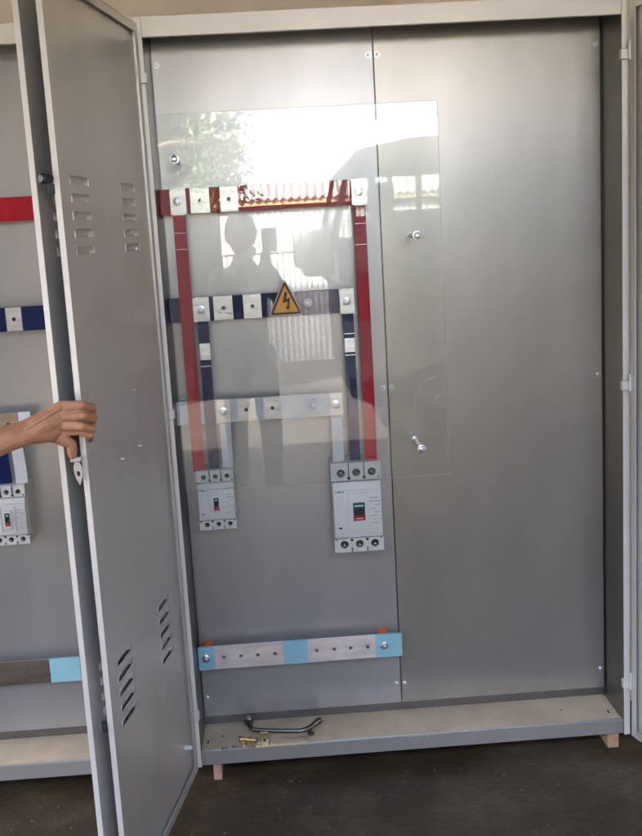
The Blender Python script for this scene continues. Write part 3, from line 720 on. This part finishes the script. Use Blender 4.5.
# ------------------------------------------------------------------ people
def fig(chains, voxel, name, m, parent, smooth=6, balls=()):
    b=MB()
    for ch_ in chains:
        for k in range(len(ch_)-1):
            (x0,y0,z0,ra),(x1,y1,z1,rb)=ch_[k],ch_[k+1]
            b.cyl((x0,y0,z0),(x1,y1,z1),ra,rb,n=18)
        for x0,y0,z0,ra in ch_: b.ball((x0,y0,z0),ra,3)
    for p,r,sc in balls: b.ball(p,r,3,sc)
    o=b.build(name,m,parent)
    rm=o.modifiers.new('remesh','REMESH'); rm.mode='VOXEL'; rm.voxel_size=voxel*S; rm.use_smooth_shade=True
    sm=o.modifiers.new('smooth','SMOOTH'); sm.factor=.5; sm.iterations=smooth
    return o
# the person whose hand holds the door
HN=dict(
index=[(-.1290,-.590,.9795,.0128),(-.0960,-.599,.9835,.0082),(-.0930,-.598,.9832,.0086),(-.0815,-.582,.9755,.0079),(-.0795,-.577,.9735,.0082),(-.0862,-.553,.9645,.0080)],
middle=[(-.1330,-.592,.9655,.0130),(-.0965,-.601,.9648,.0081),(-.0935,-.600,.9644,.0085),(-.0812,-.582,.9565,.0078),(-.0795,-.577,.9550,.0081),(-.0866,-.550,.9470,.0081)],
ring=[(-.1365,-.590,.9510,.0124),(-.1005,-.597,.9455,.0077),(-.0975,-.596,.9450,.0081),(-.0850,-.579,.9375,.0075),(-.0835,-.575,.9355,.0078),(-.0910,-.550,.9275,.0076)],
little=[(-.1410,-.580,.9385,.0120),(-.1045,-.580,.9345,.0078),(-.0893,-.573,.9260,.0076),(-.0940,-.553,.9150,.0072)],
thumb=[(-.1761,-.600,.9412,.0165),(-.1480,-.585,.9295,.0128),(-.1420,-.583,.9265,.0130),(-.1233,-.577,.9120,.0096),(-.1220,-.576,.9085,.0099),(-.1232,-.571,.8905,.0080)],
palm=[(-.2138,-.630,.9389,.0228),(-.1868,-.612,.9442,.0220),(-.1609,-.600,.9544,.0225),(-.1400,-.591,.9620,.0180)],
palm2=[(-.1868,-.612,.9442,.0220),(-.1565,-.595,.9407,.0205),(-.1430,-.582,.9395,.0145)],
palm3=[(-.1700,-.606,.9560,.0170),(-.1330,-.589,.9780,.0125)],
tendon_index=[(-.1850,-.633,.9530,.0030),(-.1300,-.602,.9820,.0042)],
tendon_middle=[(-.1880,-.634,.9470,.0030),(-.1335,-.604,.9670,.0044)],
tendon_ring=[(-.1880,-.633,.9405,.0028),(-.1370,-.602,.9525,.0040)],
arm=[(-.2138,-.630,.9389,.0228),(-.2918,-.660,.9190,.0285),(-.3966,-.700,.8942,.0370),(-.4871,-.740,.8770,.0383)])
pr_=thing('person','person whose hand comes in from the left and grips the open door','person',(-.86,-.80,FZ))
ax,ay=-.86,-.80
hand=fig([HN[k] for k in HN],.0012,'arm',  'skin',pr_,5)
body_=fig([[(ax-.09,ay,-.02,.035),(ax-.09,ay,.30,.048),(ax-.07,ay,.66,.068)],[(ax+.09,ay,-.02,.035),(ax+.09,ay,.30,.048),(ax+.07,ay,.66,.068)],
     [(ax-.09,ay+.10,-.058,.024),(ax-.09,ay,-.045,.030)],[(ax+.09,ay+.10,-.058,.024),(ax+.09,ay,-.045,.030)],
     [(ax,ay,.70,.10),(ax,ay,.85,.105),(ax,ay,1.05,.115),(ax,ay,1.13,.08),(ax,ay,1.20,.045),(ax,ay,1.27,.045)],
     [(ax+.13,ay,1.12,.05),(ax+.27,ay+.02,.98,.042)],[(ax-.13,ay,1.12,.05),(ax-.17,ay,.90,.038),(ax-.16,ay+.02,.68,.028),(ax-.15,ay+.03,.60,.025)]],
    .011,'body','skin',pr_,6,balls=[((ax,ay+.01,1.345),.088,(.86,.98,1.15)),((ax,ay+.10,1.335),.014,(1,1,1.2)),((ax-.078,ay,1.34),.018,(.5,1,1.4)),((ax+.078,ay,1.34),.018,(.5,1,1.4))])
fig([[(ax,ay,.68,.112),(ax,ay,.85,.116),(ax,ay,1.05,.124),(ax,ay,1.12,.092)],[(ax+.13,ay,1.12,.060),(ax+.27,ay+.02,.98,.052),(-.53,-.755,.886,.050)],[(ax-.13,ay,1.12,.060),(ax-.17,ay,.93,.052)]],.011,'shirt','shirt',pr_,6)
fig([[(ax-.09,ay,.0,.047),(ax-.09,ay,.30,.060),(ax-.06,ay,.66,.085)],[(ax+.09,ay,.0,.047),(ax+.09,ay,.30,.060),(ax+.06,ay,.66,.085)]],.011,'trousers','trouser',pr_,6)
fig([[(ax,ay-.02,1.375,.080),(ax,ay+.0,1.400,.078)]],.010,'hair','hair',pr_,3)
# photographer, seen only as a dark reflection
px_,py_=.11,-2.80
ph=thing('person','person in dark clothes holding a phone, mirrored in the clear sheet','person',(px_,py_,FZ))
fig([[(px_-.09,py_,-.02,.035),(px_-.09,py_,.30,.048),(px_-.07,py_,.66,.068)],[(px_+.09,py_,-.02,.035),(px_+.09,py_,.30,.048),(px_+.07,py_,.66,.068)],
     [(px_-.09,py_+.10,-.058,.024),(px_-.09,py_,-.045,.030)],[(px_+.09,py_+.10,-.058,.024),(px_+.09,py_,-.045,.030)],
     [(px_,py_,.70,.10),(px_,py_,.85,.10),(px_,py_,1.02,.11),(px_,py_,1.09,.075),(px_,py_,1.15,.042),(px_,py_,1.22,.042)],
     [(px_+.12,py_,1.07,.045),(px_+.20,py_+.08,.93,.038),(.22,-2.62,1.10,.030),(.235,-2.46,1.20,.024),(.24,-2.42,1.225,.022)],
     [(px_-.12,py_,1.07,.045),(px_-.15,py_+.08,.90,.036),(.05,-2.66,1.06,.028),(.17,-2.48,1.20,.022)]],.010,'body','darkskin',ph,6,
    balls=[((px_,py_+.01,1.275),.085,(.82,.98,1.12)),((px_,py_+.10,1.265),.014,(1,1,1.2)),((px_-.072,py_,1.27),.017,(.5,1,1.4)),((px_+.072,py_,1.27),.017,(.5,1,1.4))])
fig([[(px_,py_,.66,.110),(px_,py_,.85,.110),(px_,py_,1.02,.118),(px_,py_,1.08,.085)],[(px_+.12,py_,1.07,.058),(px_+.20,py_+.08,.93,.050),(.222,-2.60,1.115,.038)],[(px_-.12,py_,1.07,.058),(px_-.15,py_+.08,.90,.050),(.06,-2.64,1.075,.036)],[(px_,py_-.03,1.10,.06),(px_,py_-.03,1.16,.05)]],.010,'shirt','shirt',ph,6)
fig([[(px_-.09,py_,.0,.047),(px_-.09,py_,.30,.060),(px_-.06,py_,.66,.085)],[(px_+.09,py_,.0,.047),(px_+.09,py_,.30,.060),(px_+.06,py_,.66,.085)]],.011,'trousers','trouser',ph,6)
fig([[(px_,py_-.02,1.285,.084),(px_,py_+.01,1.320,.076)]],.010,'hair','hair',ph,3)
pn=MB().box(.215,.285,-2.400,-2.393,1.19,1.30,.004,2).build('phone','black',loc=(.25,-2.397,1.19)); tag(pn,'dark phone held up by the person mirrored in the clear sheet','phone')
